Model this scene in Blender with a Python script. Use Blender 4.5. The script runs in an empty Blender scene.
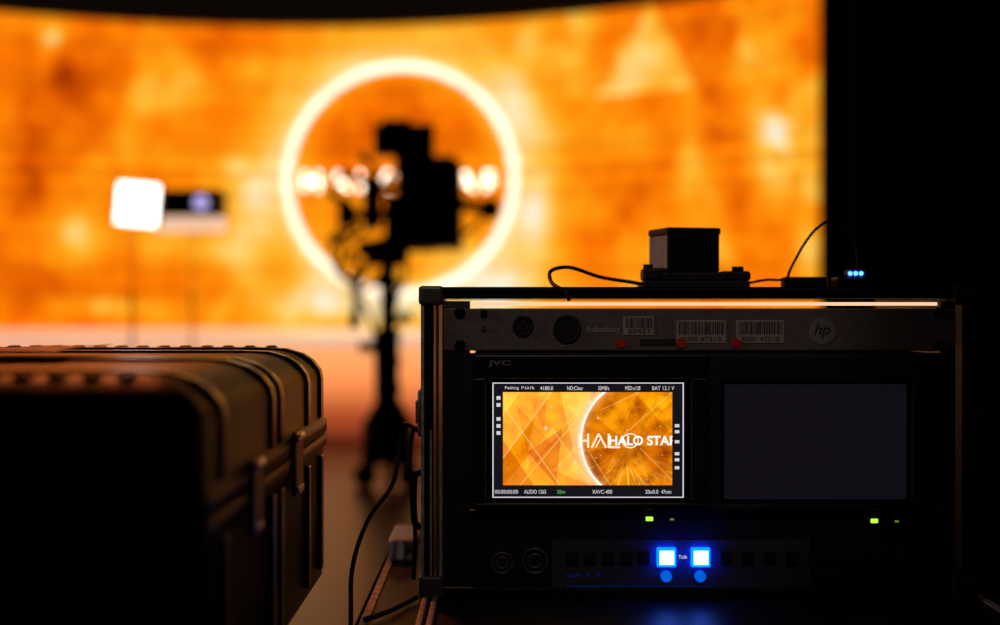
import bpy, bmesh, math, random
from mathutils import Vector, Matrix, noise
random.seed(7)
S = bpy.context.scene; COL = S.collection
F = 1389.0; CZ = 0.78; HY = 305.0
def P(px, py, Y): return Vector(((px-500)/F*Y, Y, CZ-(py-HY)/F*Y))
RY = 1.3
def RX(px): return (px-500)/F*RY
def RZ(py): return CZ-(py-HY)/F*RY

# ------------------------------------------------------------ materials
def lin(c): return tuple((v/255/12.92 if v/255 <= .04045 else ((v/255+.055)/1.055)**2.4) for v in c)
def mat(name, c, rough=.5, metal=0, bump=.0, scale=60, var=.15, spec=.5, coat=0):
    m = bpy.data.materials.new(name); m.use_nodes = True
    nt = m.node_tree; b = nt.nodes['Principled BSDF']
    tc = nt.nodes.new('ShaderNodeTexCoord'); n = nt.nodes.new('ShaderNodeTexNoise')
    n.inputs['Scale'].default_value = scale; n.inputs['Detail'].default_value = 4
    nt.links.new(tc.outputs['Object'], n.inputs['Vector'])
    r = nt.nodes.new('ShaderNodeValToRGB')
    r.color_ramp.elements[0].position = .3; r.color_ramp.elements[1].position = .7
    r.color_ramp.elements[0].color = tuple(v*(1-var) for v in c)+(1,)
    r.color_ramp.elements[1].color = tuple(min(1, v*(1+var)) for v in c)+(1,)
    nt.links.new(n.outputs['Fac'], r.inputs['Fac']); nt.links.new(r.outputs['Color'], b.inputs['Base Color'])
    b.inputs['Roughness'].default_value = rough; b.inputs['Metallic'].default_value = metal
    b.inputs['Specular IOR Level'].default_value = spec
    b.inputs['Coat Weight'].default_value = coat
    if bump:
        bp = nt.nodes.new('ShaderNodeBump'); bp.inputs['Strength'].default_value = bump; bp.inputs['Distance'].default_value = .002
        nt.links.new(n.outputs['Fac'], bp.inputs['Height']); nt.links.new(bp.outputs['Normal'], b.inputs['Normal'])
    return m
def emis(name, c, s, base=(.01,.01,.01)):
    m = bpy.data.materials.new(name); m.use_nodes = True
    b = m.node_tree.nodes['Principled BSDF']
    b.inputs['Base Color'].default_value = base+(1,); b.inputs['Roughness'].default_value = .4
    b.inputs['Emission Color'].default_value = tuple(c)+(1,); b.inputs['Emission Strength'].default_value = s
    return m
M = {}
M['floor'] = mat('studio_floor', (.060,.030,.044), .34, bump=.05, scale=6, var=.2, spec=.2)
M['drape'] = mat('black_drape', (.004,.004,.004), .95, scale=3, spec=.05)
M['plastic'] = mat('case_plastic', (.007,.0045,.0045), .36, bump=.4, scale=420, spec=.12)
M['glossplastic'] = mat('case_gloss_plastic', (.006,.0045,.0045), .25, bump=.12, scale=420, spec=.4)
M['blackmetal'] = mat('black_metal', (.010,.010,.011), .35, metal=.2, bump=.05, scale=200)
M['matte'] = mat('black_matte', (.008,.008,.009), .6, scale=120)
M['laminate'] = mat('black_laminate', (.008,.0075,.008), .4, bump=.25, scale=350, spec=.3)
M['alu'] = mat('aluminium', (.62,.58,.55), .35, metal=1, bump=.05, scale=90)
M['edge'] = mat('scuffed_metal_edge', (.6,.58,.59), .5, metal=.4, bump=.05, scale=90, var=.4)
M['darkalu'] = mat('dark_aluminium', (.13,.12,.115), .42, metal=.4, bump=.08, scale=120)
M['panel'] = mat('grey_panel', (.21,.175,.16), .5, metal=.1, bump=.05, scale=150)
M['surround'] = mat('added_spill_plate', (.055,.055,.07), .6, scale=150)
M['rubber'] = mat('rubber', (.010,.010,.010), .5, scale=80, spec=.3)
M['paper'] = mat('paper', (.45,.22,.17), .5, scale=40)
M['sticker'] = mat('sticker', (.50,.42,.38), .6, scale=60)
M['plate'] = mat('painted_side_light', (.75,.62,.55), .6, scale=60)
M['ink'] = mat('ink', (.03,.026,.026), .7)
M['red'] = mat('red_dot', (.9,.03,.02), .5)
M['print'] = mat('white_print', (.7,.65,.6), .6)
M['dimprint'] = mat('dim_print', (.30,.28,.29), .6)
M['white'] = mat('white_plastic', (.85,.82,.84), .45)
M['glass'] = mat('dark_glass', (.006,.006,.008), .15)
M['brass'] = mat('worn_brass', (.4,.32,.2), .35, metal=1)
M['stagetop'] = emis('stage_sheen_glow', (1,.68,.52), .52, base=(.9,.75,.72)); M['stagetop'].node_tree.nodes['Principled BSDF'].inputs['Roughness'].default_value=.25  # screen's grazing reflection on the stage top put in as emission
M['text_white'] = emis('screen_white', (1,.97,.93), 1.1)
M['text_gold'] = emis('screen_pale_gold', (1,.86,.66), 1.0)
M['osd'] = emis('screen_caption', (.9,.9,.95), .75)
M['osd_black'] = emis('screen_black', (.02,.018,.03), .35)
M['frame_line'] = emis('screen_frame_line', (1,.9,1), .8)
M['osd_green'] = emis('screen_green', (.15,.8,.2), .6)
M['offscreen'] = emis('screen_off', (.022,.016,.030), .25, base=(.006,.005,.008))
M['blue'] = emis('blue_lamp', (.0,.028,1), 14)
M['topblue'] = emis('small_blue_lamp', (.03,.12,1), 9)
M['bluecore'] = emis('blue_lamp_core', (.33,.85,1), 3)
M['bluedim'] = emis('blue_lamp_dim', (.0,.14,.9), .8)
M['blueprint'] = emis('blue_glow_print', (.0,.04,.4), .16)
M['green'] = emis('green_lamp', (.35,1,.05), 2.0)
M['greendim'] = emis('green_lamp_dim', (.25,.6,.05), .35)
M['strip'] = emis('gap_line_glow', (1,.6,.36), 1.1)
M['lamp'] = emis('lamp_face', (1,.93,.84), 4)
M['lampdim'] = emis('lamp_lower', (1,.62,.42), .9)
M['lens_glow'] = emis('lavender_lens', (.5,.42,.85), 1.2)
M['logo'] = emis('wall_letters', (1,.80,.62), 6)

# ------------------------------------------------------------ mesh builder
class MB:
    def __init__(s): s.bm = bmesh.new(); s.smooth = False
    def box(s, x0,x1,y0,y1,z0,z1,bev=0,seg=2,rot=None,piv=None):
        x0,x1=min(x0,x1),max(x0,x1); y0,y1=min(y0,y1),max(y0,y1); z0,z1=min(z0,z1),max(z0,z1)
        b = bmesh.new()
        bmesh.ops.create_cube(b, size=1)
        for v in b.verts:
            v.co = Vector(((x0+x1)/2+v.co.x*(x1-x0), (y0+y1)/2+v.co.y*(y1-y0), (z0+z1)/2+v.co.z*(z1-z0)))
        if bev: bmesh.ops.bevel(b, geom=b.edges[:], offset=bev, segments=seg, affect='EDGES', profile=.5)
        if rot is not None:
            p = piv if piv is not None else Vector(((x0+x1)/2,(y0+y1)/2,(z0+z1)/2))
            bmesh.ops.transform(b, matrix=Matrix.Translation(p) @ rot @ Matrix.Translation(-p), verts=b.verts[:])
        s.merge(b); return s
    def merge(s, b):
        me = bpy.data.meshes.new('t'); b.to_mesh(me); s.bm.from_mesh(me); bpy.data.meshes.remove(me); b.free()
    def tube(s, pts, r, seg=10, smooth=6, cap=True):
        pts = [Vector(p) for p in pts]
        if smooth and len(pts) > 2:
            q = []
            n = len(pts)
            for i in range(n-1):
                p0 = pts[max(i-1,0)]; p1 = pts[i]; p2 = pts[i+1]; p3 = pts[min(i+2,n-1)]
                for k in range(smooth):
                    t = k/smooth
                    q.append(.5*((2*p1)+(p2-p0)*t+(2*p0-5*p1+4*p2-p3)*t*t+(3*p1-p0-3*p2+p3)*t**3))
            q.append(pts[-1]); pts = q
        rings = []; up = Vector((0.01,0.02,1))
        n = len(pts)
        prev = None
        for i,p in enumerate(pts):
            d = (pts[min(i+1,n-1)]-pts[max(i-1,0)]).normalized()
            if prev is None:
                a = d.cross(up)
                if a.length < .05: a = d.cross(Vector((0,1,0)))
            else: a = prev - d*prev.dot(d)
            a.normalize(); prev = a; b2 = d.cross(a)
            rr = r[i] if isinstance(r,(list,tuple)) else r
            rings.append([s.bm.verts.new(p+(a*math.cos(2*math.pi*k/seg)+b2*math.sin(2*math.pi*k/seg))*rr) for k in range(seg)])
        for i in range(n-1):
            for k in range(seg):
                f = s.bm.faces.new((rings[i][k],rings[i][(k+1)%seg],rings[i+1][(k+1)%seg],rings[i+1][k])); f.smooth = True
        if cap:
            s.bm.faces.new(rings[0][::-1]); s.bm.faces.new(rings[-1])
        return s
    def cyl(s, p0, p1, r, seg=20, r2=None):
        r2 = r if r2 is None else r2
        return s.tube([p0,p1], [r,r2], seg, 0)
    def ring(s, c, R, r, axis='Y', seg=28, sub=8):
        c = Vector(c); rows = []
        for i in range(seg):
            a = 2*math.pi*i/seg
            if axis == 'Y': d = Vector((math.cos(a),0,math.sin(a))); ax = Vector((0,1,0))
            elif axis == 'Z': d = Vector((math.cos(a),math.sin(a),0)); ax = Vector((0,0,1))
            else: d = Vector((0,math.cos(a),math.sin(a))); ax = Vector((1,0,0))
            rows.append([s.bm.verts.new(c+d*(R+r*math.cos(2*math.pi*k/sub))+ax*r*math.sin(2*math.pi*k/sub)) for k in range(sub)])
        for i in range(seg):
            for k in range(sub):
                f = s.bm.faces.new((rows[i][k],rows[i][(k+1)%sub],rows[(i+1)%seg][(k+1)%sub],rows[(i+1)%seg][k])); f.smooth=True
        return s
    def ball(s, c, r, sc=(1,1,1)):
        b = bmesh.new(); bmesh.ops.create_uvsphere(b, u_segments=16, v_segments=10, radius=r)
        for v in b.verts: v.co = Vector((v.co.x*sc[0],v.co.y*sc[1],v.co.z*sc[2]))+Vector(c)
        for f in b.faces: f.smooth = True
        s.merge(b); return s
    def loft(s, x0,x1,y0,y1, levels, rad, cs=6):   # levels (z, inset)
        rings = []
        for z,ins in levels:
            r = max(rad-ins*.5,.004); X0,X1,Y0,Y1 = x0+ins,x1-ins,y0+ins,y1-ins
            ring = []
            for cx,cy,a0 in ((X1-r,Y1-r,0),(X0+r,Y1-r,90),(X0+r,Y0+r,180),(X1-r,Y0+r,270)):
                for k in range(cs+1):
                    a = math.radians(a0+90*k/cs); ring.append(s.bm.verts.new((cx+r*math.cos(a),cy+r*math.sin(a),z)))
            rings.append(ring)
        n = len(rings[0])
        for i in range(len(rings)-1):
            for k in range(n):
                f = s.bm.faces.new((rings[i][k],rings[i][(k+1)%n],rings[i+1][(k+1)%n],rings[i+1][k])); f.smooth = True
        s.bm.faces.new(rings[0][::-1]); s.bm.faces.new(rings[-1])
        return s
    def build(s, name, m, parent=None, origin=None):
        o0 = Vector(origin) if origin is not None else (parent_world(parent) if parent else None)
        if o0 is None:
            xs=[v.co for v in s.bm.verts]; mn=Vector([min(v[i] for v in xs) for i in range(3)]); mx=Vector([max(v[i] for v in xs) for i in range(3)])
            o0 = Vector(((mn.x+mx.x)/2,(mn.y+mx.y)/2,mn.z))
        bmesh.ops.translate(s.bm, vec=-o0, verts=s.bm.verts[:])
        bmesh.ops.recalc_face_normals(s.bm, faces=s.bm.faces[:])
        me = bpy.data.meshes.new(name); s.bm.to_mesh(me); s.bm.free(); me.materials.append(m)
        o = bpy.data.objects.new(name, me); COL.objects.link(o)
        if parent: o.parent = parent; o.location = o0-parent_world(parent); WP[o.name]=o0.copy()
        else: o.location = o0; WP[o.name]=o0.copy()
        return o
WP = {}
def parent_world(p): return WP[p.name]
def tag(o, label, cat, group=None, kind=None):
    o['label']=label; o['category']=cat
    if group: o['group']=group
    if kind: o['kind']=kind
    return o
def struct(o): o['kind']='structure'; return o
def thing(name, loc, label, cat, group=None):
    o = bpy.data.objects.new(name, None); COL.objects.link(o); o.location = loc; WP[o.name]=Vector(loc)
    o.empty_display_size=.05
    return tag(o,label,cat,group)
def text(name, s, m, parent, x0, x1, zc, y, h=None, bold=0, label=None, shear=0, clip=None):
    cu = bpy.data.curves.new('t','FONT'); cu.body = s; cu.size=1; cu.extrude=0; cu.offset=bold; cu.shear=shear
    ob = bpy.data.objects.new('t',cu); COL.objects.link(ob)
    bpy.context.view_layer.update()
    dg = bpy.context.evaluated_depsgraph_get(); me = bpy.data.meshes.new_from_object(ob.evaluated_get(dg))
    bpy.data.objects.remove(ob)
    xs=[v.co.x for v in me.vertices]; ys=[v.co.y for v in me.vertices]
    w=max(xs)-min(xs); hh=max(ys)-min(ys); mx=min(xs); my=(max(ys)+min(ys))/2
    sx=(x1-x0)/w; sz = sx if h is None else h/hh
    pw = parent_world(parent)
    for v in me.vertices:
        v.co = Vector((x0+(v.co.x-mx)*sx, y, zc+(v.co.y-my)*sz))-pw
    if clip is not None:
        b=bmesh.new(); b.from_mesh(me)
        bmesh.ops.bisect_plane(b, geom=b.verts[:]+b.edges[:]+b.faces[:], plane_co=(clip-pw.x,0,0), plane_no=(1,0,0), clear_outer=True)
        b.to_mesh(me); b.free()
    me.materials.clear(); me.materials.append(m); me.name=name
    o = bpy.data.objects.new(name, me); COL.objects.link(o); o.parent=parent
    WP[o.name]=pw.copy()
    if label: o['label']=label
    return o

# ------------------------------------------------------------ room
struct(MB().box(-7,7,-2.5,14,-.1,0).build('floor',M['floor']))
struct(MB().box(-7,7,-2.5,14,5,5.1).build('ceiling',M['drape']))
struct(MB().box(-7.1,-7,-2.5,14,0,5).build('wall_left',M['drape']))
struct(MB().box(7,7.1,-2.5,14,0,5).build('wall_right',M['drape']))
struct(MB().box(-7,7,14,14.1,0,5).build('wall_back',M['drape']))
struct(MB().box(-7,7,-2.6,-2.5,0,5).build('wall_front',M['drape']))
mb=MB(); pr=None; n=160
for i in range(n+1):
    t=i/n; y=2.75+7.2*t; x=.262*y+.035*math.sin(t*150)+.0
    q=[mb.bm.verts.new((x,y,0.003)),mb.bm.verts.new((x,y,4.7))]
    if pr: mb.bm.faces.new((pr[0],q[0],q[1],pr[1]))
    pr=q
tag(mb.build('added_dark_curtain',M['drape']),'tall pleated black curtain added to keep the right side behind the rack dark','curtain')  # added to block screen light and keep the right side dark

# ------------------------------------------------------------ stage
SZ=.58
def wy(X): return 12-.106*(X+1.68)**2
st = thing('stage',(-1,8,0),'low raised stage with pale top given its screen sheen as glow and glowing peach front below the big screen','stage')
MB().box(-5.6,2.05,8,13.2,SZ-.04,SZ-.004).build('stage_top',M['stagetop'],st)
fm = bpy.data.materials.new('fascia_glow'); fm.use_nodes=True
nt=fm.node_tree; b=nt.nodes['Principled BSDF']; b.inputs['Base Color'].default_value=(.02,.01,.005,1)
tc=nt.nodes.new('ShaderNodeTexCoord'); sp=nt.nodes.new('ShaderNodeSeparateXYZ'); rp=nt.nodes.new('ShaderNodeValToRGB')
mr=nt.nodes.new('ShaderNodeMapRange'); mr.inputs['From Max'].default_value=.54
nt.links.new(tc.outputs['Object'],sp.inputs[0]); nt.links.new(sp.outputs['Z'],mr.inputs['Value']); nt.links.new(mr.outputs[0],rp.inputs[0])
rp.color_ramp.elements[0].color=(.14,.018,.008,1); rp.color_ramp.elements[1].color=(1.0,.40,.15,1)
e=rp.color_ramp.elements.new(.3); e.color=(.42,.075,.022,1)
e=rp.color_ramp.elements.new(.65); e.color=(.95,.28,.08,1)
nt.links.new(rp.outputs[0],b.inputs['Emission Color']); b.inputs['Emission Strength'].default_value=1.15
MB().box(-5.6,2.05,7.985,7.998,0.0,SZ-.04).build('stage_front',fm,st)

# ------------------------------------------------------------ LED wall
wall = thing('led_wall',(-1.68,12,SZ),'huge curved LED screen showing fiery orange artwork with a glowing white ring','screen')
ZT=CZ+2.40
blobs=[ # px,py,rx,ry,level,alpha
(75,78,50,32,72,.85),(235,42,60,20,76,.8),(225,112,26,30,86,.75),(35,180,28,58,72,.85),(60,285,60,22,84,.75),
(150,190,28,20,104,.6),(195,290,36,18,104,.6),(110,120,20,20,90,.5),(20,110,14,40,90,.5),
(140,140,36,24,198,.8),(95,235,42,18,190,.75),(52,38,11,10,212,.95),(20,22,9,9,190,.8),(170,85,30,16,180,.6),(232,162,12,11,236,1),
(190,245,40,16,200,.7),(120,306,80,8,200,.8),
(515,80,34,60,236,.9),(258,200,24,80,215,.7),(290,80,40,32,208,.6),(532,215,20,55,215,.7),(485,290,60,28,244,.95),(350,304,70,20,238,.85),
(575,40,24,44,190,.5),(596,130,24,56,150,.6),(700,30,30,24,96,.8),(760,50,22,50,176,.6),
(715,110,20,38,84,.8),(776,170,26,44,192,.75),(648,195,34,38,92,.75),(590,240,26,22,88,.7),(700,245,40,24,168,.5),
(808,230,12,60,185,.7),(818,80,9,60,166,.5),(640,290,90,8,180,.6),(760,288,60,9,140,.5),(740,208,14,36,78,.8),(690,170,10,50,170,.7),
(400,105,75,34,98,.85),(330,215,30,40,145,.6),(430,245,60,22,180,.5),(350,150,34,30,96,.75),(455,140,28,40,106,.75)]
tris=[((596,98),(650,2),(694,86),44),((596,98),(640,40),(650,94),14),((540,0),(600,0),(575,120),20),((700,120),(745,30),(790,150),26),((655,5),(720,0),(700,90),-18),((692,80),(735,10),(745,150),-20),((20,100),(70,60),(110,160),-16),((150,20),(230,100),(120,120),16),((760,120),(828,60),(828,220),24),((610,260),(690,130),(740,270),16),((0,250),(60,160),(110,290),16),((560,150),(600,110),(640,240),-18),((790,40),(828,0),(828,120),-16),((748,110),(800,120),(780,235),16)]
def intri(p,a,b,c):
    def cr(u,v,w): return (v[0]-u[0])*(w[1]-u[1])-(v[1]-u[1])*(w[0]-u[0])
    d1,d2,d3=cr(a,b,p),cr(b,c,p),cr(c,a,p)
    return (d1>=0 and d2>=0 and d3>=0) or (d1<=0 and d2<=0 and d3<=0)
RAMP=[(30,(112,30,0)),(60,(164,54,0)),(90,(216,86,0)),(125,(250,120,4)),(160,(255,152,16)),(195,(255,188,62)),(222,(255,218,148)),(245,(255,242,218))]
def ramp(g):
    g=max(30,min(245,g))
    for (a,ca),(b_,cb_) in zip(RAMP,RAMP[1:]):
        if g<=b_:
            t=(g-a)/(b_-a); return lin([ca[i]+(cb_[i]-ca[i])*t for i in range(3)])
def wallcol(px,py):
    g=136
    n=noise.fractal(Vector((px/52,py/52,1.3)),1,2,4)
    for bx,by,rx,ry,lv,al in blobs:
        d=((px-bx)/rx)**2+((py-by)/ry)**2
        if d<5: g+=(lv-g)*max(0,min(1,al*math.exp(-d)*(1+.6*n)))
    for a,b_,d,s in tris:
        if intri((px,py),a,b_,d): g+=s
    n2=noise.fractal(Vector((px/20+n,py/30,5.1)),1,2,4)
    g+=30*n+24*n2
    dr=math.hypot(px-400,py-180)
    if dr>112: g+=(240-g)*min(1,.92*math.exp(-(dr-112)/42))
    else: g+=(215-g)*.55*math.exp(-(112-dr)/12)
    return ramp(g)
bm=bmesh.new(); NX,NZ=400,150; X0,X1=-4.75,2.36; cols=[]
grid=[]
for j in range(NZ+1):
    row=[]
    for i in range(NX+1):
        X=X0+(X1-X0)*i/NX; Z=SZ+(ZT-SZ)*j/NZ; Y=wy(X)
        row.append(bm.verts.new((X+1.68,Y-12,Z-SZ))); cols.append(wallcol(500+F*X/Y,HY-F*(Z-CZ)/Y))
    grid.append(row)
for j in range(NZ):
    for i in range(NX):
        f=bm.faces.new((grid[j][i],grid[j][i+1],grid[j+1][i+1],grid[j+1][i])); f.smooth=True
me=bpy.data.meshes.new('screen_surface'); bm.to_mesh(me); bm.free()
at=me.attributes.new('art','FLOAT_COLOR','POINT')
at.data.foreach_set('color',[v for c in cols for v in (c[0],c[1],c[2],1)])
wm=bpy.data.materials.new('led_artwork'); wm.use_nodes=True; nt=wm.node_tree; nt.nodes.clear(); N=nt.nodes.new; L=nt.links.new
out=N('ShaderNodeOutputMaterial'); em=N('ShaderNodeEmission'); L(em.outputs[0],out.inputs[0])
av=N('ShaderNodeAttribute'); av.attribute_name='art'
tc=N('ShaderNodeTexCoord'); sp=N('ShaderNodeSeparateXYZ'); L(tc.outputs['Object'],sp.inputs[0])
cb=N('ShaderNodeCombineXYZ'); L(sp.outputs['X'],cb.inputs[0]); L(sp.outputs['Z'],cb.inputs[1])
RC=(-.86+1.68, CZ+125/F*11.94-SZ)
vd=N('ShaderNodeVectorMath'); vd.operation='DISTANCE'; L(cb.outputs[0],vd.inputs[0]); vd.inputs[1].default_value=(RC[0],RC[1],0)
rr=N('ShaderNodeValToRGB'); mr=N('ShaderNodeMapRange'); mr.inputs['From Max'].default_value=2.0; L(vd.outputs['Value'],mr.inputs[0]); L(mr.outputs[0],rr.inputs[0])
cr=rr.color_ramp; cr.elements[0].position=0; cr.elements[0].color=(0,0,0,1); cr.elements[1].position=1; cr.elements[1].color=(0,0,0,1)
for p,v in ((.466,.0),(.476,1),(.498,1),(.510,.0)):
    e=cr.elements.new(p); e.color=(v,v,v,1)
mx=N('ShaderNodeMix'); mx.data_type='RGBA'; L(rr.outputs[0],mx.inputs['Factor']); L(av.outputs['Color'],mx.inputs['A']); mx.inputs['B'].default_value=(1.8,1.5,1.2,1)
wv=N('ShaderNodeTexNoise'); wv.noise_dimensions='1D'; wv.inputs['Scale'].default_value=11; wv.inputs['Detail'].default_value=3; L(sp.outputs['Z'],wv.inputs['W'])
mr2=N('ShaderNodeMapRange'); mr2.inputs['From Min'].default_value=.3; mr2.inputs['From Max'].default_value=.7; mr2.inputs['To Min'].default_value=.86; mr2.inputs['To Max'].default_value=1.2; L(wv.outputs['Fac'],mr2.inputs[0])
L(mx.outputs['Result'],em.inputs['Color']); L(mr2.outputs[0],em.inputs['Strength'])
me.materials.append(wm)
so=bpy.data.objects.new('screen_surface',me); COL.objects.link(so); so.parent=wall; WP[so.name]=WP[wall.name]
def curved(z0,z1,off0,off1,x0=X0,x1=X1,n=60):
    mb=MB(); pr=None
    for i in range(n+1):
        X=x0+(x1-x0)*i/n; Y=wy(X)
        q=[mb.bm.verts.new(v) for v in ((X,Y+off0,z0),(X,Y+off1,z0),(X,Y+off1,z1),(X,Y+off0,z1))]
        if pr:
            for k in range(4): mb.bm.faces.new((pr[k],pr[(k+1)%4],q[(k+1)%4],q[k]))
        else: mb.bm.faces.new(q)
        pr=q
    mb.bm.faces.new(pr[::-1]); return mb
curved(SZ,ZT,.03,.12).build('back_frame',M['matte'],wall)
text('lettering','H A L O S T A R',M['logo'],wall,-.86-.80,-.86+.86,CZ+122/F*11.9,11.72,h=.16,bold=0)
tag(curved(ZT+.005,ZT+.9,-.06,.14,X0-.2,X1+.2).build('curved_header',M['matte']),'black curved header running along the top edge of the big orange screen','header')

# ------------------------------------------------------------ broadcast camera on pedestal
D=6.0
def Q(px,py,dy=0):
    p=P(px,py,D); p.y+=dy; return p
ped=thing('camera_pedestal',(Q(388,0).x,D,0),'black studio pedestal with a slim column standing in front of the ring','camera support')
cx=Q(388,0).x
MB().cyl((cx,D,.10),(cx,D,.66),.050).cyl((cx,D,.66),(cx,D,Q(0,262).z),.034).build('column',M['matte'],ped)
for z in (.40,.52,.64,.86): MB().cyl((cx,D,z),(cx,D,z+.035),.058).build('collar',M['blackmetal'],ped)
MB().cyl((cx-.055,D-.02,.60),(cx-.12,D-.04,.60),.024).build('lock_knob',M['rubber'],ped)
MB().cyl((cx+.03,D,.72),(cx+.10,D-.02,.73),.022).build('lock_knob',M['rubber'],ped)
MB().cyl((cx,D,.11),(cx,D,.26),.115,24).cyl((cx,D,.26),(cx,D,.36),.115,24,.06).build('base',M['matte'],ped)
for a in (90,210,330):
    d=Vector((math.cos(math.radians(a)),math.sin(math.radians(a)),0)); c=Vector((cx,D,0))
    leg=MB().tube([c+Vector((0,0,.14)),c+d*.11+Vector((0,0,.10))],.035,8,0).build('leg',M['matte'],ped)
    e=c+d*.11; t=Vector((-d.y,d.x,0))
    MB().cyl(e+t*-.02+Vector((0,0,.05)),e+t*.02+Vector((0,0,.05)),.05).build('caster',M['rubber'],leg)
z0=Q(0,266).z; z1=Q(0,249).z
MB().cyl((cx,D,z0),(cx,D,z0+.02),.08).box(cx-.06,cx+.09,D-.07,D+.07,z0+.02,z1-.012,.01).cyl((cx-.1,D,z0+.045),(cx-.06,D,z0+.045),.03).box(cx-.05,cx+.2,D-.05,D+.05,z1-.012,z1-.001,.003).build('fluid_head',M['matte'],ped)
MB().tube([(cx-.07,D-.05,z0+.03),(cx-.11,D-.2,z0-.08),(cx-.10,D-.38,z0-.2)],.014).tube([(cx-.10,D-.38,z0-.2),(cx-.10,D-.45,z0-.25)],.022,10,0).build('pan_handle',M['rubber'],ped)

cam=thing('video_camera',(Q(420,0).x,D,z1),'large black broadcast video camera silhouetted inside the glowing white ring','camera')
def bpx(mb,x0,x1,y0,y1,d0,d1,bev=.008): return mb.box(Q(x0,0).x,Q(x1,0).x,D+d0,D+d1,Q(0,y1).z,Q(0,y0).z,bev)
mb=MB(); bpx(mb,399,462,164,249,-.16,.2,.008); bpx(mb,386,402,196,249,-.1,.14); bpx(mb,404,456,158,168,-.1,.1,.006); mb.build('body',M['matte'],cam)
mb=MB(); bpx(mb,376,435,127,158,-.12,-.02,.004); bpx(mb,396,422,154,170,-.09,-.04,.004); bpx(mb,384,412,122,129,-.1,-.05,.003); mb.build('viewfinder',M['matte'],cam)
mb=MB(); mb.tube([Q(436,166,.02),Q(438,158,.05),Q(448,156,.08),Q(452,166,.08)],.01); mb.build('top_handle',M['blackmetal'],cam)
mb=MB(); mb.cyl(Q(428,205,.2),Q(428,205,.42),.09); mb.cyl(Q(428,205,.42),Q(428,205,.5),.105); mb.build('lens',M['blackmetal'],cam)
mb=MB(); mb.tube([Q(458,202),Q(470,206),Q(485,209)],.026); mb.ball(Q(490,209),.048,(1,.7,1)); mb.build('side_knob',M['matte'],cam)
mb=MB(); bpx(mb,366,382,178,230,-.14,.0,.01); bpx(mb,340,356,204,228,-.1,-.02,.01); mb.cyl(Q(348,216,-.06),Q(388,216,-.06),.024); mb.cyl(Q(374,188,-.06),Q(402,188,-.06),.016); mb.build('battery_pack',M['matte'],cam)
for x0,y0,x1,y1,r in ((384,190,348,176,.024),(384,178,366,160,.022),(362,226,338,242,.028),(352,206,334,196,.018),(388,240,366,246,.02)):
    MB().cyl(Q(x0,y0,-.1),Q(x1,y1,-.12),.013).ball(Q(x1,y1,-.12),r).build('side_arm',M['blackmetal'],cam)
mb=MB(); bpx(mb,362,396,242,258,-.2,-.1,.01); mb.ball(Q(355,258,-.15),.026); mb.build('remote_control',M['matte'],cam)
for x,y,r in ((345,207,.014),(374,212,.022),(392,200,.014),(368,248,.016),(350,240,.012)): MB().ball(Q(x,y,-.22),r).cyl(Q(x,y,-.22),Q(x,y,-.12),r*.6).build('metal_fitting',M['alu'],cam)
for k,pts in enumerate([[(372,228),(346,246),(342,268),(362,290),(384,272)],[(344,222),(332,252),(348,280),(374,262)],[(396,247),(407,272),(398,296),(392,330)],[(380,200),(392,176),(404,170)],[(362,184),(346,178),(334,190),(342,204)],[(440,247),(458,238),(476,226),(486,212)],[(360,262),(354,290),(368,310),(376,340),(378,400)]]):
    tag(MB().tube([Q(x,y,-.05) for x,y in pts],.010).build('camera_cable',M['rubber']),['black cable looping low under the left of the silhouetted broadcast camera','black cable hanging in outermost left loop of the broadcast camera','black cable running down right beside the pedestal column','short black cable bridging battery pack and camera body top','small black cable loop at upper left of the camera battery pack','black cable from camera underside to the knob on the right','black cable hanging down left of the pedestal column to its base'][k],'cable','cables around the studio camera')

# ------------------------------------------------------------ small light and companion
D2=7.0
def stand(px,ztop,label,D):
    x=(px-500)/F*D; t=thing('light_stand',(x,D,0),label,'stand','thin light stands')
    MB().cyl((x,D,.12),(x,D,.8),.006).cyl((x,D,.8),(x,D,ztop),.003).build('pole',M['darkalu'],t)
    MB().cyl((x,D,.8),(x,D,.83),.009).build('collar',M['darkalu'],t)
    for a in (30,150,270):
        d=Vector((math.cos(math.radians(a)),math.sin(math.radians(a)),0)); c=Vector((x,D,0))
        MB().tube([c+Vector((0,0,.45)),c+d*.38+Vector((0,0,.012))],.008,8,0).tube([c+Vector((0,0,.16)),c+d*.25+Vector((0,0,.18))],.006,8,0).build('leg',M['blackmetal'],t)
    return t
stand(132,Q(0,227).z,'thin black stand under the glowing white square light',D)
pz=lambda y:CZ-(y-HY)/F*D2
pxx=lambda x:(x-500)/F*D2
stand(192,pz(231),'thin black stand under the dark box with lavender lens',D2)
R5=Matrix.Rotation(math.radians(5),4,'Y')
lp=thing('studio_light',(Q(138,0).x,D,Q(0,227).z),'small square light glowing bright white left of the camera','light')
piv=Q(138,204)
MB().box(Q(117,0).x,Q(160,0).x,D-.005,D+.05,Q(0,225).z,Q(0,183).z,.012,rot=R5,piv=piv).build('housing',M['matte'],lp)
MB().box(Q(118,0).x,Q(159,0).x,D-.02,D-.006,Q(0,225).z,Q(0,184).z,.006,rot=R5,piv=piv).build('diffuser',M['lamp'],lp)
pj=thing('projector',(pxx(192),D2,pz(231)),'small dark box with a lavender lens and pale lower strip beside the square light','projector')
MB().box(pxx(156),pxx(223),D2-.05,D2+.1,pz(216),pz(190),.008).build('body',M['matte'],pj)
MB().box(pxx(156),pxx(223),D2-.05,D2+.1,pz(231),pz(217),.006).build('lower_strip',M['lampdim'],pj)
l=MB().cyl((pxx(205),D2-.05,pz(204)),(pxx(205),D2-.09,pz(204)),.045).build('lens_barrel',M['matte'],pj)
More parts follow.
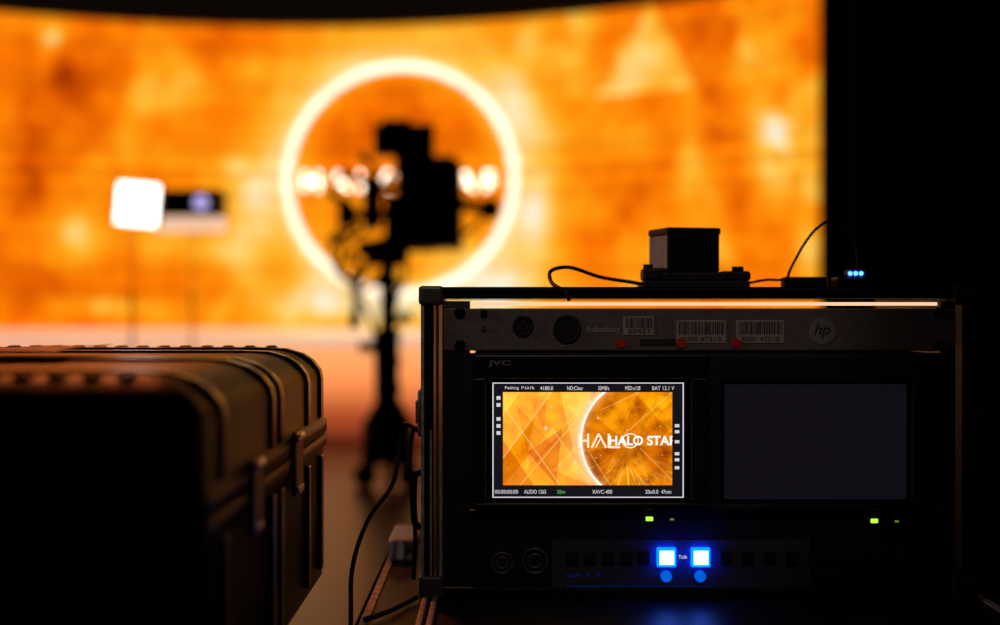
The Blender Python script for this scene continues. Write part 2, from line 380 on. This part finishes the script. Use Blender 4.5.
MB().cyl((pxx(205),D2-.0905,pz(204)),(pxx(205),D2-.094,pz(204)),.036).build('lens_glass',M['lens_glow'],l)

# ------------------------------------------------------------ road cases (supports)
TZ=.505
def road_case(x0,x1,y0,y1,label):
    t=thing('road_case',((x0+x1)/2,(y0+y1)/2,0),label,'case')
    MB().box(x0+.003,x1-.003,y0+.003,y1-.003,.09,TZ-.0015).build('body',M['laminate'],t)
    w=.022
    mb=MB()
    for z in (.09,TZ):
        s=-1 if z>.3 else 1
        for x in (x0,x1):
            sx=1 if x==x0 else -1
            mb.box(x,x+sx*.003,y0,y1,z,z+s*w); 
            if z>.3: mb.box(x,x+sx*.010,y0,y1,z,z-.0015)
        for y in (y0,y1):
            sy=1 if y==y0 else -1
            mb.box(x0,x1,y,y+sy*.003,z,z+s*w)
            if z>.3: mb.box(x0,x1,y,y+sy*.012,z,z-.0015)
    for x in (x0,x1):
        for y in (y0,y1): mb.box(x,x+(w if x==x0 else -w),y,y+(.003 if y==y0 else -.003),.09,TZ); mb.box(x,x+(.003 if x==x0 else -.003),y,y+(w if y==y0 else -w),.09,TZ)
    mb.build('edge_trim',M['edge'],t)
    for x in (x0+.07,x1-.07):
        for y in (y0+.07,y1-.07):
            MB().cyl((x-.015,y,.04),(x+.015,y,.04),.04).box(x-.02,x+.02,y-.01,y+.01,.07,.09).build('caster',M['rubber'],t)
    return t
road_case(-.125,.46,1.12,1.64,'black road case with aluminium edges under the monitor rack')
road_case(-.66,-.225,.86,1.35,'black road case with aluminium edges under the ribbed hard case')

# ------------------------------------------------------------ hard case
hx0,hx1,hy0,hy1=-.70,-.1735,.80,1.395
hc=thing('hard_case',((hx0+hx1)/2,(hy0+hy1)/2,TZ),'big black ribbed plastic hard case with rounded lid at left foreground','case')
SEAM=CZ-.125
MB().loft(hx0,hx1,hy0,hy1,[(TZ,.014),(TZ+.004,.007),(TZ+.010,.002),(SEAM-.014,.001),(SEAM-.012,-.0025),(SEAM-.001,-.0025)],.025).build('case_body',M['plastic'],hc)
lid=MB().loft(hx0,hx1,hy0,hy1,[(SEAM+.001,-.0025),(SEAM+.012,-.0025),(SEAM+.014,.001),(CZ-.070,.001),(CZ-.063,.003),(CZ-.057,.008),(CZ-.052,.014),(CZ-.047,.023),(CZ-.044,.034),(CZ-.043,.048),(CZ-.043,.09)],.025).build('lid',M['plastic'],hc)
for y in (.875,1.06,1.10,1.255,1.345):
    a,bb=y-.008,y+.008
    MB().box(hx1-.004,hx1+.002,a,bb,TZ+.02,SEAM-.02,.0015).build('body_rib',M['glossplastic'],hc)
    mb=MB(); prof=[(hx1+.0015,SEAM+.018),(hx1+.0015,CZ-.071),(hx1-.0005,CZ-.062),(hx1-.007,CZ-.0535),(hx1-.017,CZ-.0468),(hx1-.034,CZ-.0418),(hx1-.06,CZ-.0408),(hx0+.06,CZ-.0408)]
    lowp=[(x-.005,z-.005) for x,z in prof]
    rows=[]
    for yy in (a,bb): rows.append([mb.bm.verts.new((x,yy,z)) for x,z in prof+lowp[::-1]])
    nn=len(rows[0]); mb.bm.faces.new(rows[0]); mb.bm.faces.new(rows[1][::-1])
    for i in range(nn): mb.bm.faces.new((rows[0][(i+1)%nn],rows[0][i],rows[1][i],rows[1][(i+1)%nn]))
    mb.build('lid_rib',M['glossplastic'],hc)
for i in range(21):
    x=hx0+.05+i*.021
    MB().box(x,x+.012,hy1-.042,hy1-.026,CZ-.050,CZ-.0395,.003).build('edge_stud',M['glossplastic'],hc)
    MB().box(x,x+.012,hy0+.030,hy0+.044,CZ-.050,CZ-.0415,.003).build('edge_stud',M['glossplastic'],hc)
for y in (.965,1.165):
    la=MB().box(hx1+.001,hx1+.006,y-.020,y+.020,SEAM-.034,SEAM+.020,.003).build('latch',M['glossplastic'],hc)
    MB().cyl((hx1+.004,y-.022,SEAM+.014),(hx1+.004,y+.022,SEAM+.014),.0035,12).build('hinge_pin',M['alu'],la)
    MB().box(hx1+.005,hx1+.0075,y-.014,y+.014,SEAM-.032,SEAM-.026,.001).build('catch_plate',M['alu'],la)
MB().tube([(-.52,hy0-.004,.60),(-.52,hy0-.03,.60),(-.36,hy0-.03,.60),(-.36,hy0-.004,.60)],.009,10,4).build('handle',M['rubber'],hc)
mb=MB(); nxp,nyp=14,8; g=[]
for j in range(nyp+1):
    g.append([mb.bm.verts.new((-.62+.29*i/nxp,1.03+.16*j/nyp,CZ-.0388+.0022*abs(math.sin(i*.9+j*.5))+.004*(i/nxp)**3)) for i in range(nxp+1)])
for j in range(nyp):
    for i in range(nxp): mb.bm.faces.new((g[j][i],g[j][i+1],g[j+1][i+1],g[j+1][i]))
tag(mb.build('paper_sheet',M['paper']),'creased paper sheet lying on the lid of the ribbed hard case','paper')

# ------------------------------------------------------------ rack case shell
yb=RY+.30
rk=thing('rack_case',(RX(697),RY+.15,TZ),'open-fronted black rack case with metal edging holding the monitors','rack case')
xl,xr=RX(422),RX(974); zt=RZ(288)
MB().box(xl,xr,RY,yb,zt-.010,zt,.001).build('top_board',M['laminate'],rk)
MB().box(xl,xr,RY,yb,TZ,TZ+.010,.001).build('bottom_board',M['laminate'],rk)
MB().box(xl,xl+.011,RY,yb,TZ+.010,zt-.010).build('side_board',M['laminate'],rk)
MB().box(xr-.011,xr,RY,yb,TZ+.010,zt-.010).build('side_board',M['laminate'],rk)
MB().box(xl-.001,xl+.002,RY-.003,RY+.02,TZ,zt+.001).build('edge_trim',M['edge'],rk)['label']='scuffed shiny metal edge'
MB().box(RX(436),RX(439),RY-.003,RY+.006,TZ+.01,zt-.012).build('edge_trim',M['darkalu'],rk)
MB().box(RX(430),RX(432),RY-.003,RY-.0005,TZ+.01,RZ(430)).build('edge_trim',M['edge'],rk)
MB().box(RX(440.5),RX(442),RY-.003,RY-.0005,TZ+.01,RZ(440)).build('edge_trim',M['edge'],rk)
MB().box(xr-.002,xr+.001,RY-.003,RY+.02,TZ,zt+.001).build('edge_trim',M['matte'],rk)  # right trim coloured black to paint its fade into darkness
MB().box(xl,xr,RY-.003,RY+.0,zt-.003,zt+.001).box(xl,xr,RY-.003,RY+.016,zt,zt+.001).build('edge_trim',M['matte'],rk)
for x,z in ((xl,zt),(xr,zt),(xl,TZ+.006),(xr,TZ+.006)):
    sx=1 if x==xl else -1; sz=-1 if z==zt else 1
    MB().box(x-.003*sx,x+.020*sx,RY-.006,RY+.024,z+(.002 if sz<0 else -.006),z+sz*.016,.003).build('corner_guard',M['darkalu'] if x==xl else M['matte'],rk)
for x0_,x1_,m_ in ((442,470,'darkalu'),(942,957,'matte')):
    MB().box(RX(x0_),RX(x1_),RY+.004,RY+.0055,RZ(587),RZ(301)).build('rack_rail',M[m_],rk)
MB().box(RX(470),RX(940),RY+.008,RY+.012,RZ(305.6),RZ(302.2)).build('gap_glow',M['strip'],rk)['label']='thin warm line of light under the lid, put in as glow'  # emission put in for the bright line in the lid gap
lt=MB().box(xl-.006,xl-.001,RY+.03,RY+.09,RZ(440),RZ(392),.002).box(xl-.009,xl-.006,RY+.045,RY+.075,RZ(428),RZ(404),.001).build('latch',M['edge'],rk)
MB().tube([(xl-.001,RY+.05,RZ(480)),(xl-.010,RY+.05,RZ(484)),(xl-.010,RY+.05,RZ(530)),(xl-.001,RY+.05,RZ(535))],.0035,10,4).build('handle',M['blackmetal'],rk)

# ------------------------------------------------------------ 1U patch panel
PY=RY+.003
pp=thing('patch_panel',(RX(705),RY+.1,RZ(352)),'grey rack panel with round sockets and barcode stickers above the monitors','panel')
MB().box(RX(443),RX(956),PY-.003,PY,RZ(350.5),RZ(308.5),.0008).box(RX(474),RX(938),PY,PY+.2,RZ(351),RZ(309)).build('front_plate',M['panel'],pp)
for px,py in ((460,313),(460,345),(939,313),(939,345)):
    MB().ring((RX(px),PY-.0035,RZ(py)),.0042,.0012).cyl((RX(px),PY-.003,RZ(py)),(RX(px),PY-.0055,RZ(py)),.0034,16).build('screw',M['blackmetal'],pp)
MB().cyl((RX(484),PY-.003,RZ(313)),(RX(484),PY-.006,RZ(313)),.0034,14).build('button',M['blackmetal'],pp)
MB().cyl((RX(484),PY-.003,RZ(328)),(RX(484),PY-.005,RZ(328)),.0024,14).build('button',M['alu'],pp)
for px,py,r in ((523,326,.0085),(567,329,.0118)):
    s_=MB().ring((RX(px),PY-.004,RZ(py)),r,.0016).cyl((RX(px),PY-.003,RZ(py)),(RX(px),PY-.0042,RZ(py)),r).build('socket',M['matte'],pp)
    for k in range(3):
        a=math.radians(90+120*k); MB().cyl((RX(px)+r*.45*math.cos(a),PY-.004,RZ(py)+r*.45*math.sin(a)),(RX(px)+r*.45*math.cos(a),PY-.0052,RZ(py)+r*.45*math.sin(a)),.0013,10).build('contact',M['brass'],s_)
text('printed_name','Redundancy',M['print'],pp,RX(587),RX(620),RZ(330),PY-.0034,h=.0072)
def sticker(x0,x1,y0,y1,txt=None):
    s_=MB().box(RX(x0),RX(x1),PY-.0036,PY-.003,RZ(y1),RZ(y0)).build('sticker',M['sticker'],pp)
    mb=MB(); x=x0+3
    while x<x1-3:
        w=random.choice((.5,.8,1.3)); mb.box(RX(x),RX(x+w),PY-.0039,PY-.0036,RZ(y0+(y1-y0)*.62),RZ(y0+2)); x+=w+random.choice((.6,1,1.5))
    mb.build('barcode',M['ink'],s_)
    if txt: text('printed_number',txt,M['ink'],s_,RX(x0+5),RX(x1-5),RZ(y1-4),PY-.0039,h=.0042)
sticker(623,654,316,335,txt='60421'); sticker(676,726,320,343,txt='3000 47215'); sticker(736,784,320,343,txt='3000 47218')
for px in (621,681,736): MB().cyl((RX(px),PY-.0040,RZ(343)),(RX(px),PY-.0046,RZ(343)),.0045,16).build('red_dot',M['red'],pp)
em_=MB().cyl((RX(822),PY-.0031,RZ(331)),(RX(822),PY-.0036,RZ(331)),.0125,28).build('round_emblem',M['dimprint'],pp)
text('emblem_letters','hp',M['ink'],em_,RX(814),RX(830),RZ(331),PY-.0038,shear=.3,bold=.01)
MB().box(RX(640),RX(676),PY-.0033,PY-.003,RZ(346),RZ(339)).build('name_plate',M['ink'],pp)

# ------------------------------------------------------------ dual monitor unit
du=thing('dual_monitor',(RX(705),RY+.1,RZ(510)),'black twin monitor unit, left screen lit orange and right screen off','monitor')
MB().box(RX(443),RX(956),PY-.002,PY,RZ(510),RZ(353),.0006).box(RX(474),RX(938),PY,PY+.12,RZ(509),RZ(354)).build('chassis',M['matte'],du)
def frame(mb,x0,x1,y0,y1,ix0,ix1,iy0,iy1,d0,d1,bev=.0008):
    mb.box(RX(x0),RX(x1),d0,d1,RZ(iy0),RZ(y0),bev); mb.box(RX(x0),RX(x1),d0,d1,RZ(y1),RZ(iy1),bev)
    mb.box(RX(x0),RX(ix0),d0,d1,RZ(iy1),RZ(iy0),bev); mb.box(RX(ix1),RX(x1),d0,d1,RZ(iy1),RZ(iy0),bev)
    return mb
bz=frame(MB(),474,706,355,508,486,690,378,502,PY-.014,PY-.002).build('bezel',M['blackmetal'],du)
bz2=frame(MB(),709,940,355,508,720,910,380,503,PY-.014,PY-.002).build('bezel',M['matte'],du)
MB().box(RX(720),RX(910),PY-.0045,PY-.0035,RZ(503),RZ(380)).build('dark_screen',M['glass'],du)
MB().box(RX(724),RX(906),PY-.0052,PY-.0046,RZ(499),RZ(384)).build('display_area',M['offscreen'],du)['label']='switched-off screen, dull blue-black'
SY=PY-.0050
MB().box(RX(486),RX(690),PY-.0045,PY-.0035,RZ(502),RZ(378)).build('screen_glass',M['glass'],du)
MB().box(RX(492.5),RX(683.5),SY-.0003,PY-.0046,RZ(497.5),RZ(382.5)).build('display_area',M['osd_black'],du)
mb=MB(); frame(mb,492.5,683.5,382.5,497.5,493.6,682.4,383.4,496.6,SY-.0006,SY-.0003,0); mb.build('display_border',M['frame_line'],du)
def mix(c,d,t): return [c[i]+(d[i]-c[i])*t for i in range(3)]
PTR=[((503,392),(503,458),(552,392),.55),((503,485),(552,428),(592,485),.35),((540,392),(600,392),(524,470),.35),((503,440),(534,485),(503,485),-.5),((528,452),(562,428),(556,485),-.5),((560,392),(592,392),(574,452),.6),((503,392),(520,392),(503,416),.4),((516,404),(552,444),(530,466),-.3),((552,470),(582,440),(592,485),.4),((530,400),(548,392),(544,430),-.25)]
PTI=[((634,392),(672,392),(672,434),.6),((650,392),(672,400),(636,436),.3),((594,416),(640,388),(620,436),.5),((584,452),(618,446),(600,482),-.35),((636,446),(672,446),(662,485),-.3),((610,485),(640,450),(650,485),.35)]
PL=[((503,458),(552,392)),((520,485),(600,392)),((503,405),(560,485)),((552,428),(592,485))]
PLI=[((600,410),(640,392)),((622,436),(672,392)),((588,450),(610,485)),((640,448),(672,480))]
def seg_d(p,a,b):
    ax,ay=a; bx,by=b; dx,dy=bx-ax,by-ay; t=max(0,min(1,((p[0]-ax)*dx+(p[1]-ay)*dy)/(dx*dx+dy*dy)))
    return math.hypot(p[0]-ax-t*dx,p[1]-ay-t*dy)
sparks=[(random.uniform(505,670),random.uniform(394,484),random.uniform(.3,.55)) for _ in range(18)]+[(546,428,1.6),(590,402,1.2),(598,418,.9),(575,462,.9)]
def pic(px,py):
    n=noise.fractal(Vector((px/14,py/14,2)),1,2,4)
    c=list(lin((248,150,8)))
    dc=math.hypot(px-642,py-440); R0=61; ins=dc<R0
    if ins:
        ang=math.atan2(py-452,px-625); st_=noise.noise(Vector((ang*16,dc/24,3)))
        c=mix(lin((240,134,6)),lin((164,76,0)),max(0,min(1,.34+.8*n)))
        w=max(0,st_)*max(0,min(1,(py-452)/22)); c=mix(c,lin((255,205,80)),min(.6,1.0*w))
        for a,b_,d,s in PTI:
            if intri((px,py),a,b_,d): c=[c[0]*(1+s*.5),c[1]*(1+s),c[2]*(1+s)]
        for a,b_ in PLI:
            d=seg_d((px,py),a,b_)
            if d<.7: c=mix(c,lin((255,215,110)),.5*(1-d/.7))
    else:
        c=[c[0]*(1+.10*n),c[1]*(1+.35*n),c[2]]
        for a,b_,d,s in PTR:
            if intri((px,py),a,b_,d): c=[c[0]*(1+s*.4),c[1]*(1+s*.9),c[2]*(1+s)+ (.05*s if s>0 else 0)]
        for a,b_ in PL:
            d=seg_d((px,py),a,b_)
            if d<.8: c=mix(c,lin((255,225,130)),.6*(1-d/.8))
    for sx,sy,sr in sparks:
        dx=abs(px-sx); dy=abs(py-sy)
        if dx<3 and dy<3:
            c=mix(c,(1,.9,.6),math.exp(-(dx*dx+dy*dy)/(sr*sr))*.8)
    g=math.exp(-abs(dc-R0)/(5 if dc>R0 else 1.4)); c=mix(c,(1.15,.93,.62),min(1,g*.8))
    if abs(dc-R0)<.9: c=mix(c,(1.3,1.2,1.05),.9)
    return c
bm=bmesh.new(); nx,nz=338,186; cols=[]; grid=[]
pw=WP[du.name]
for j in range(nz+1):
    row=[]
    for i in range(nx+1):
        px=503+169*i/nx; py=485-93*j/nz
        row.append(bm.verts.new(Vector((RX(px),SY-.0006,RZ(py)))-pw)); cols.append(pic(px,py))
    grid.append(row)
for j in range(nz):
    for i in range(nx): bm.faces.new((grid[j][i],grid[j][i+1],grid[j+1][i+1],grid[j+1][i]))
me=bpy.data.meshes.new('live_picture'); bm.to_mesh(me); bm.free()
at=me.attributes.new('art','FLOAT_COLOR','POINT'); at.data.foreach_set('color',[v for c in cols for v in (max(c[0],0),max(c[1],0),max(c[2],0),1)])
pm=bpy.data.materials.new('monitor_picture'); pm.use_nodes=True; nt=pm.node_tree; nt.nodes.clear()
out=nt.nodes.new('ShaderNodeOutputMaterial'); em=nt.nodes.new('ShaderNodeEmission'); av=nt.nodes.new('ShaderNodeAttribute'); av.attribute_name='art'
nt.links.new(av.outputs['Color'],em.inputs['Color']); nt.links.new(em.outputs[0],out.inputs[0]); em.inputs['Strength'].default_value=1.0
me.materials.append(pm); po=bpy.data.objects.new('live_picture',me); COL.objects.link(po); po.parent=du; WP[po.name]=pw; po['label']='orange picture with a white ring and title letters'
TY=SY-.0009
mb=MB()
def stroke(x0,y0,x1,y1,w=.00095): mb.tube([(RX(x0),TY,RZ(y0)),(RX(x1),TY,RZ(y1))],w,4,0)
stroke(579,433.5,579,447.5); stroke(588,433.5,588,447.5); stroke(579,440.5,588,440.5)
stroke(591.5,447.5,598.5,433.5); stroke(598.5,433.5,606,447.5); stroke(595.5,447,600,439,.0006)
stroke(608.5,433.5,608.5,447.5); stroke(608.5,447,620,447)
for k in range(18):
    a0,a1=2*math.pi*k/18,2*math.pi*(k+1)/18
    stroke(630+8*math.cos(a0),440.5+7*math.sin(a0),630+8*math.cos(a1),440.5+7*math.sin(a1),.0006)
mb.build('title_lettering',M['text_gold'],po)['label']='large outlined title letters'
text('title_lettering','HALO STAR',M['text_white'],po,RX(609),RX(677),RZ(440.2),TY-.0011,h=.0090,bold=.025,clip=RX(672))
def cap(s,x0,x1,py,m='osd',h=.0036): text('caption',s,M[m],du,RX(x0),RX(x1),RZ(py),TY,h=h)
cap('Peaking  P-Lk1b',505,534,388); cap('4180.0',540,553,388); cap('ND:Clear',567,583,388); cap('50MB/s',598,609,388); cap('MED:x128',625,640,388); cap('BAT 12.1 V',652,674,388)
cap('00:00:00:00',495,518,491.5); cap('AUDIO 1265',524,546,491.5); cap('50im',557,565,491.5,'osd_green'); cap('XAVC-400',592,612,491.5); cap('20x0.0',645,658,491.5); cap('47min',661,671,491.5)
for y0 in (396,403,417,424,431): MB().box(RX(496.5),RX(500.5),TY-.0002,TY,RZ(y0+3.5),RZ(y0)).build('meter_mark',M['osd'],du)
for y0 in (424,430,440,452,458,466): MB().box(RX(674.5),RX(679),TY-.0002,TY,RZ(y0+3),RZ(y0)).build('meter_mark',M['osd'],du)
text('maker_letters','JVC',M['dimprint'],bz,RX(488),RX(511),RZ(363),PY-.0143,h=.0062,bold=.02)
for k in range(5):
    MB().cyl((RX(926),PY-.014,RZ(400+k*20)),(RX(926),PY-.0155,RZ(400+k*20)),.0022,10).build('menu_button',M['matte'],bz2)
MB().box(RX(694),RX(702),PY-.0152,PY-.014,RZ(470),RZ(440),.0006).build('side_key',M['matte'],bz)

# ------------------------------------------------------------ talkback panel
tb=thing('intercom_panel',(RX(705),RY+.1,TZ+.010),'black intercom panel with two glowing blue square buttons below the screens','panel')
MB().box(RX(443),RX(956),PY-.003,PY,TZ+.0105,RZ(510.6),.0006).box(RX(474),RX(938),PY,PY+.15,TZ+.0105,RZ(512)).build('front_plate',M['matte'],tb)
MB().box(RX(552),RX(810),PY-.0036,PY-.003,RZ(588),RZ(540),.0002).build('added_spill_plate',M['surround'],tb)  # lighter plate added so the blue button spill shows
def led(px,py,w,h,m): MB().box(RX(px-w/2),RX(px+w/2),PY-.0042,PY-.003,RZ(py+h/2),RZ(py-h/2),.0003).build('indicator_lamp',M[m],tb)
led(649.5,519,7,4,'green'); led(672,519.5,4,2,'greendim'); led(874.5,521,7,4,'green'); led(897,521.5,4,2,'greendim')
for px in (666,700):
    k=MB().box(RX(px-9.5),RX(px+9.5),PY-.011,PY-.004,RZ(566),RZ(547),.0012).build('talk_button',M['blue'],tb); k['label']='glowing blue square button'
    MB().box(RX(px-7.2),RX(px+7.2),PY-.0118,PY-.011,RZ(563.5),RZ(549.5),.0003).build('button_lens',M['bluecore'],k)
    MB().cyl((RX(px),PY-.0036,RZ(576)),(RX(px),PY-.008,RZ(576)),.0052,18).build('level_knob',M['bluedim'],tb)
MB().box(RX(566),RX(712),PY-.0039,PY-.0036,RZ(587),RZ(586)).build('blue_glow_line',M['blueprint'],tb)  # emissive line painting the blue button glow along the panel bottom
text('printed_word','Talk',M['osd'],tb,RX(678.5),RX(687.5),RZ(557),PY-.0040)
text('printed_word','CALL',M['blueprint'],tb,RX(679),RX(687),RZ(575),PY-.0039)
text('printed_word','Listen  A   B',M['blueprint'],tb,RX(566),RX(600),RZ(575),PY-.0039)
text('printed_word','PGM',M['blueprint'],tb,RX(643),RX(655),RZ(575),PY-.0039)
for px,py,r in ((502,563,.0095),(535,561,.0115)):
    k=MB().ring((RX(px),PY-.005,RZ(py)),r,.0014).ring((RX(px),PY-.004,RZ(py)),r*.55,.0012).build('jack_socket',M['darkalu'],tb)
    MB().cyl((RX(px),PY-.003,RZ(py)),(RX(px),PY-.0042,RZ(py)),r*.95).build('socket_insert',M['matte'],k)
for px in list(range(572,650,18))+list(range(726,930,22)):
    MB().box(RX(px-6),RX(px+6),PY-.007,PY-.003,RZ(563),RZ(551),.001).build('key',M['matte'],tb)

# ------------------------------------------------------------ things on top of the rack
ztop=zt+.0011
tx=thing('transmitter_box',((683-500)/F*1.42,1.42,ztop),'small black box unit on a mounting plate standing on top of the rack','device')
def T(px,Y=1.42): return (px-500)/F*Y
def TZz(py,Y=1.42): return CZ-(py-HY)/F*Y
rz=Matrix.Rotation(math.radians(14),4,'Z'); pv=Vector((T(683),1.42,ztop))
MB().box(T(657),T(711),1.392,1.448,ztop+.016,TZz(230),.002,rot=rz,piv=pv).build('body',M['laminate'],tx)
MB().box(T(656),T(712),1.391,1.449,TZz(236),TZz(229),.002,rot=rz,piv=pv).build('top_cap',M['blackmetal'],tx)
MB().box(T(641),T(744),1.385,1.455,ztop,ztop+.007,.001,rot=None).box(T(645),T(722),1.39,1.45,ztop+.007,ztop+.0158,.002).build('mounting_plate',M['matte'],tx)
MB().box(T(640),T(658),1.385,1.42,ztop+.007,ztop+.020,.003).cyl((T(646),1.40,ztop+.018),(T(646),1.40,ztop+.024),.005,14).build('clamp',M['matte'],tx)
MB().box(T(716),T(745),1.385,1.43,ztop+.007,ztop+.017,.003).cyl((T(736),1.41,ztop+.017),(T(736),1.41,ztop+.022),.006,14).build('clamp',M['matte'],tx)
sidep=MB().box(T(657)-.0008,T(657)-.0001,1.395,1.445,ztop+.020,TZz(237),.0,rot=rz,piv=pv).build('painted_lit_side',M['plate'],tx)  # pale sheet painting the warm light on the box's left side
sidep['label']='pale side sheet with the warm side light put into its colour'
dg=thing('small_receiver',(T(855,1.40),1.40,ztop),'small black receiver with a row of blue lights at the rack top right','device')
MB().box(T(834,1.4),T(878,1.4),1.385,1.415,ztop,ztop+.011,.002).build('body',M['laminate'],dg)
MB().box(T(846,1.4),T(866,1.4),1.388,1.412,ztop+.011,ztop+.019,.003).build('lamp_housing',M['surround'],dg)
for px in (850,855.5,861): MB().ball((T(px,1.388),1.3872,ztop+.0145),.0022).build('blue_lamp',M['topblue'],dg)
def cable(pts,r,label,grp='black cables on the rack'): return tag(MB().tube(pts,r,10,8).build('cable',M['rubber']),label,'cable',grp)
c1=[(569,300,1.294),(566,292,1.292),(552,283,1.33),(551,271,1.36),(570,267.5,1.38),(600,277,1.4),(630,282,1.40),(641,284,1.41)]
cable([P(*c) for c in c1],.0019,'thin black cable curving from the front lip to the box on the rack')
c2=[(744,284,1.42),(765,280,1.42),(785,279,1.42),(791,268,1.42),(803,246,1.42),(816,229,1.42),(830,221,1.42),(846,228,1.41),(856,246,1.41),(858,272,1.405)]
cable([P(*c) for c in c2],.0014,'thin black cable arching up between the box and the blue-lit receiver')
hub=MB().box(T(786),T(828),1.425,1.45,ztop,ztop+.012,.003).build('cable_adapter',M['matte']); tag(hub,'flat black adapter lying on rack top under the arching cable','adapter')

# ------------------------------------------------------------ by the rack
ad=MB().box(-.121,-.090,1.49,1.60,TZ,TZ+.022,.003).build('power_adapter',M['white'])
tag(ad,'small pale adapter block on the road case left of the rack','adapter')
cable([P(420,432,1.34),P(404,425,1.36),P(399,450,1.36),P(392,485,1.34),P(368,520,1.32),P(352,570,1.30),P(350,640,1.30),Vector((-.15,1.3,.25)),Vector((-.16,1.3,.02)),Vector((-.2,1.42,.004))],.0022,'long black cable drooping from the rack side down to the floor')
cable([P(424,428,1.36),P(413,432,1.38),P(410,470,1.38),P(415,530,1.38),Vector((-.086,1.38,TZ+.002))],.0022,'black cable hanging close against the left side of the rack')
cable([Vector((-.117,1.20,TZ+.003)),Vector((-.10,1.23,TZ+.003)),Vector((-.085,1.27,TZ+.003)),Vector((-.078,1.29,TZ+.003))],.0026,'short black cable lying on the road case before the rack corner')
for k,x in enumerate((-.072,-.063)):
    tag(MB().box(x,x+.005,1.13,1.292,TZ,TZ+.004,.001).build('metal_runner',M['edge']),['outer of two thin metal runners on the road case before the rack','inner of two thin metal runners on the road case before the rack'][k],'rail','metal runners')

# ------------------------------------------------------------ lights
def area(name,loc,target,size,e,c,spread=180):
    l=bpy.data.lights.new(name,'AREA'); l.energy=e; l.size=size; l.color=c; l.spread=math.radians(spread)
    o=bpy.data.objects.new(name,l); COL.objects.link(o); o.location=loc
    o.rotation_euler=(Vector(target)-Vector(loc)).to_track_quat('-Z','Y').to_euler()
def spot(name,loc,target,deg,e,c,r=.03,blend=.6):
    l=bpy.data.lights.new(name,'SPOT'); l.energy=e; l.spot_size=math.radians(deg); l.spot_blend=blend; l.color=c; l.shadow_soft_size=r
    o=bpy.data.objects.new(name,l); COL.objects.link(o); o.location=loc
    o.rotation_euler=(Vector(target)-Vector(loc)).to_track_quat('-Z','Y').to_euler()
area('added_front_fill',(1.2,-1.5,2.6),(.2,1.3,.7),1.5,.7,(1,.75,.65))  # unseen fill added to lift the dark rack front
spot('added_rack_spot',(.05,.1,1.9),(.10,1.3,.77),19,7,(1,.76,.66))  # unseen spot added to brighten the top rack panel
spot('added_left_spot',(-2.2,.9,1.5),(-.05,1.36,.66),18,16,(1,.8,.76),.1,.5)  # unseen spot added to light the left-facing sides and metal edges
spot('added_red_rim',(-1.3,4.2,2.6),(-.40,1.1,.74),22,85,(1,.20,.05),.3,.5)  # unseen red spot added for rim highlights on the hard case
w=bpy.data.worlds.new('w'); S.world=w; w.use_nodes=True; w.node_tree.nodes['Background'].inputs[0].default_value=(.001,.0008,.001,1)
# ------------------------------------------------------------ camera
cd=bpy.data.cameras.new('cam'); co=bpy.data.objects.new('cam',cd); COL.objects.link(co); S.camera=co
cd.lens=50; cd.sensor_width=36; co.location=(0,0,CZ)
co.rotation_euler=(math.radians(90)-math.atan(7.5/F),0,0)
cd.dof.use_dof=True; cd.dof.focus_distance=1.295; cd.dof.aperture_fstop=2.6; cd.clip_start=.02
S.view_settings.view_transform='Standard'
